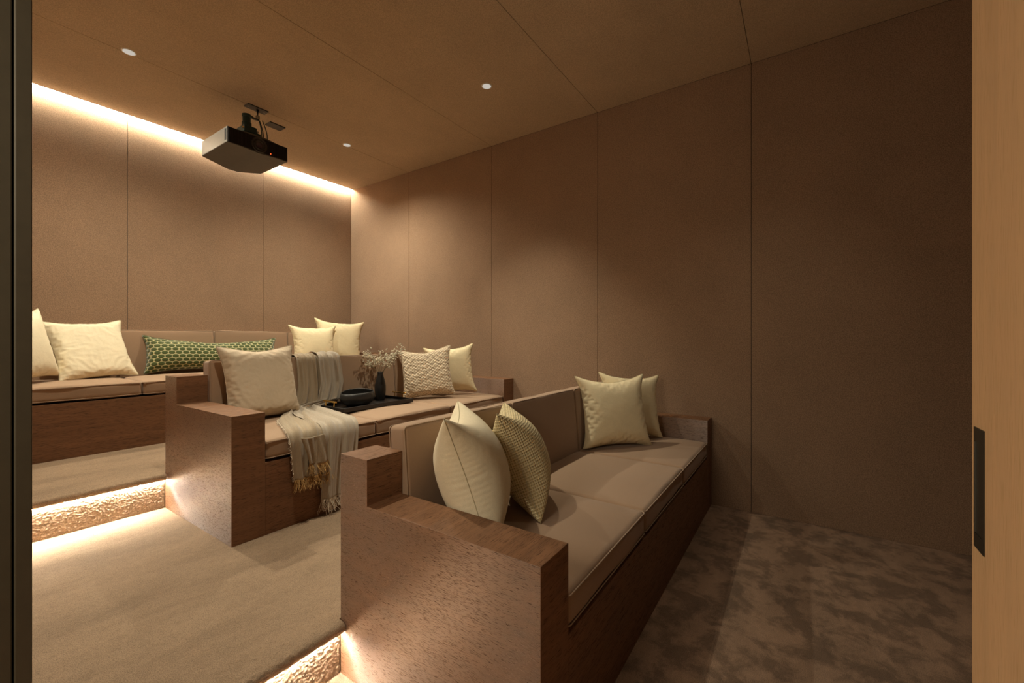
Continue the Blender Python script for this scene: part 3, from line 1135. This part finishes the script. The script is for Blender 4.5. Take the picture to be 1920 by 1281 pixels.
lc = (xm, Y0, (PZ0 + PZ1) / 2 - 0.002)
ln = obj('lens', *disc_y([(0.060, 0.0), (0.060, 0.008), (0.056, 0.012), (0.052, 0.010), (0.048, 0.004), (0.040, 0.002), (0.038, 0.010), (0.034, 0.012),
                          (0.030, 0.008), (0.024, 0.004)], lc), M['black'], pj, smooth=True)
obj('glass', *disc_y([(0.0, 0.010), (0.010, 0.009), (0.018, 0.007), (0.025, 0.004)], lc), M['glass'], ln, smooth=True)
ledc = (xm + 0.088, Y0 - 0.004, PZ0 + 0.018)
o = obj('status_light', *disc_y([(0.0, 0.0045), (0.002, 0.004), (0.0032, 0.002), (0.0034, 0.0)], ledc, 14), M['led_red'], pj)
tag(o, 'small glowing red status light')
obj('side_vent', *cat_(*[box((X0 - 0.001, Y0 + 0.012 + k * 0.0065, PZ0 + 0.02), (X0 + 0.002, Y0 + 0.0155 + k * 0.0065, PZ1 - 0.016)) for k in range(5)]), M['grille'], pj)
obj('top_plate', *cat_(box((xm - 0.12, 3.68, PZ1 + 0.010), (xm + 0.12, 3.70, PZ1 + 0.03)), box((xm - 0.12, 3.92, PZ1 + 0.010), (xm + 0.12, 3.94, PZ1 + 0.03)),
                       box((xm - 0.10, 3.70, PZ1 + 0.018), (xm + 0.10, 3.92, PZ1 + 0.026))), M['black'], pj, bevel=0.001)
mt = empty('projector_mount', (xm, 3.81, H), 'dark teal ceiling mount holding the projector', 'mount')
obj('gear_block', *cat_(box((xm - 0.07, 3.75, PZ1 + 0.028), (xm + 0.07, 3.87, PZ1 + 0.075)), box((xm - 0.05, 3.73, PZ1 + 0.075), (xm + 0.05, 3.86, PZ1 + 0.13)),
                        box((xm + 0.05, 3.77, PZ1 + 0.05), (xm + 0.10, 3.84, PZ1 + 0.11))), M['teal'], mt, bevel=0.006)
obj('swivel_column', *lathe([(0, 0), (0.036, 0), (0.036, 0.055), (0.030, 0.060), (0.030, 0.10), (0.034, 0.104), (0.034, 0.122), (0, 0.122)], (xm, 3.80, PZ1 + 0.12), 28), M['teal'], mt, smooth=False)
for yy, zz in ((3.735, PZ1 + .045), (3.735, PZ1 + .10)):
    for xx in (xm - 0.055, xm + 0.055):
        obj('bolt', *disc_y([(0.0, 0.010), (0.007, 0.010), (0.008, 0.0)], (xx, yy + .003, zz), 12), M['gold'] if xx < xm else M['steel'], mt)
# ceiling plate and drop rod
PXc, PYc = 1.80, 3.90
obj('ceiling_plate', *box((PXc - 0.085, PYc - 0.040, H - 0.008), (PXc + 0.085, PYc + 0.040, H)), M['black'], mt, bevel=0.002)
for xx in (PXc - 0.065, PXc + 0.065):
    obj('screw', *lathe([(0, -0.003), (0.005, -0.002), (0.006, 0)], (xx, PYc, H - 0.008), 10), M['steel'], mt)
rod = obj('drop_rod', *tube([(PXc + .01, PYc, H - 0.006), (PXc + .01, PYc, H - 0.095), (xm + 0.07, 3.84, H - 0.125), (xm + 0.01, 3.80, H - 0.130)], 0.011, 12), M['black'], mt, smooth=True)
obj('collar', *lathe([(0.0, 0), (0.017, 0), (0.017, 0.03), (0.0, 0.03)], (PXc + .01, PYc, H - 0.092), 18), M['steel'], mt)
obj('ceiling_plate', *box((1.975, 4.02, H - 0.010), (2.115, 4.12, H)), M['black'], mt, bevel=0.002)
cb = []
for k, (dx, dy) in enumerate(((0.0, 0.0), (0.012, 0.014), (0.024, -0.01))):
    P0 = Vector((PXc + .02 + dx, PYc + dy, H - 0.09))
    P3 = Vector((xm + 0.13 + dx, 3.90 + dy, PZ1 + 0.005))
    pts = []
    for i in range(11):
        t = i / 10
        p = P0.lerp(P3, t)
        p.x += 0.03 * math.sin(math.pi * t) * (1 + .3 * k)
        pts.append(p)
    o = obj('cable', *tube(pts, 0.0042, 8), M['teal'] if k == 0 else M['cable'], mt, smooth=True)
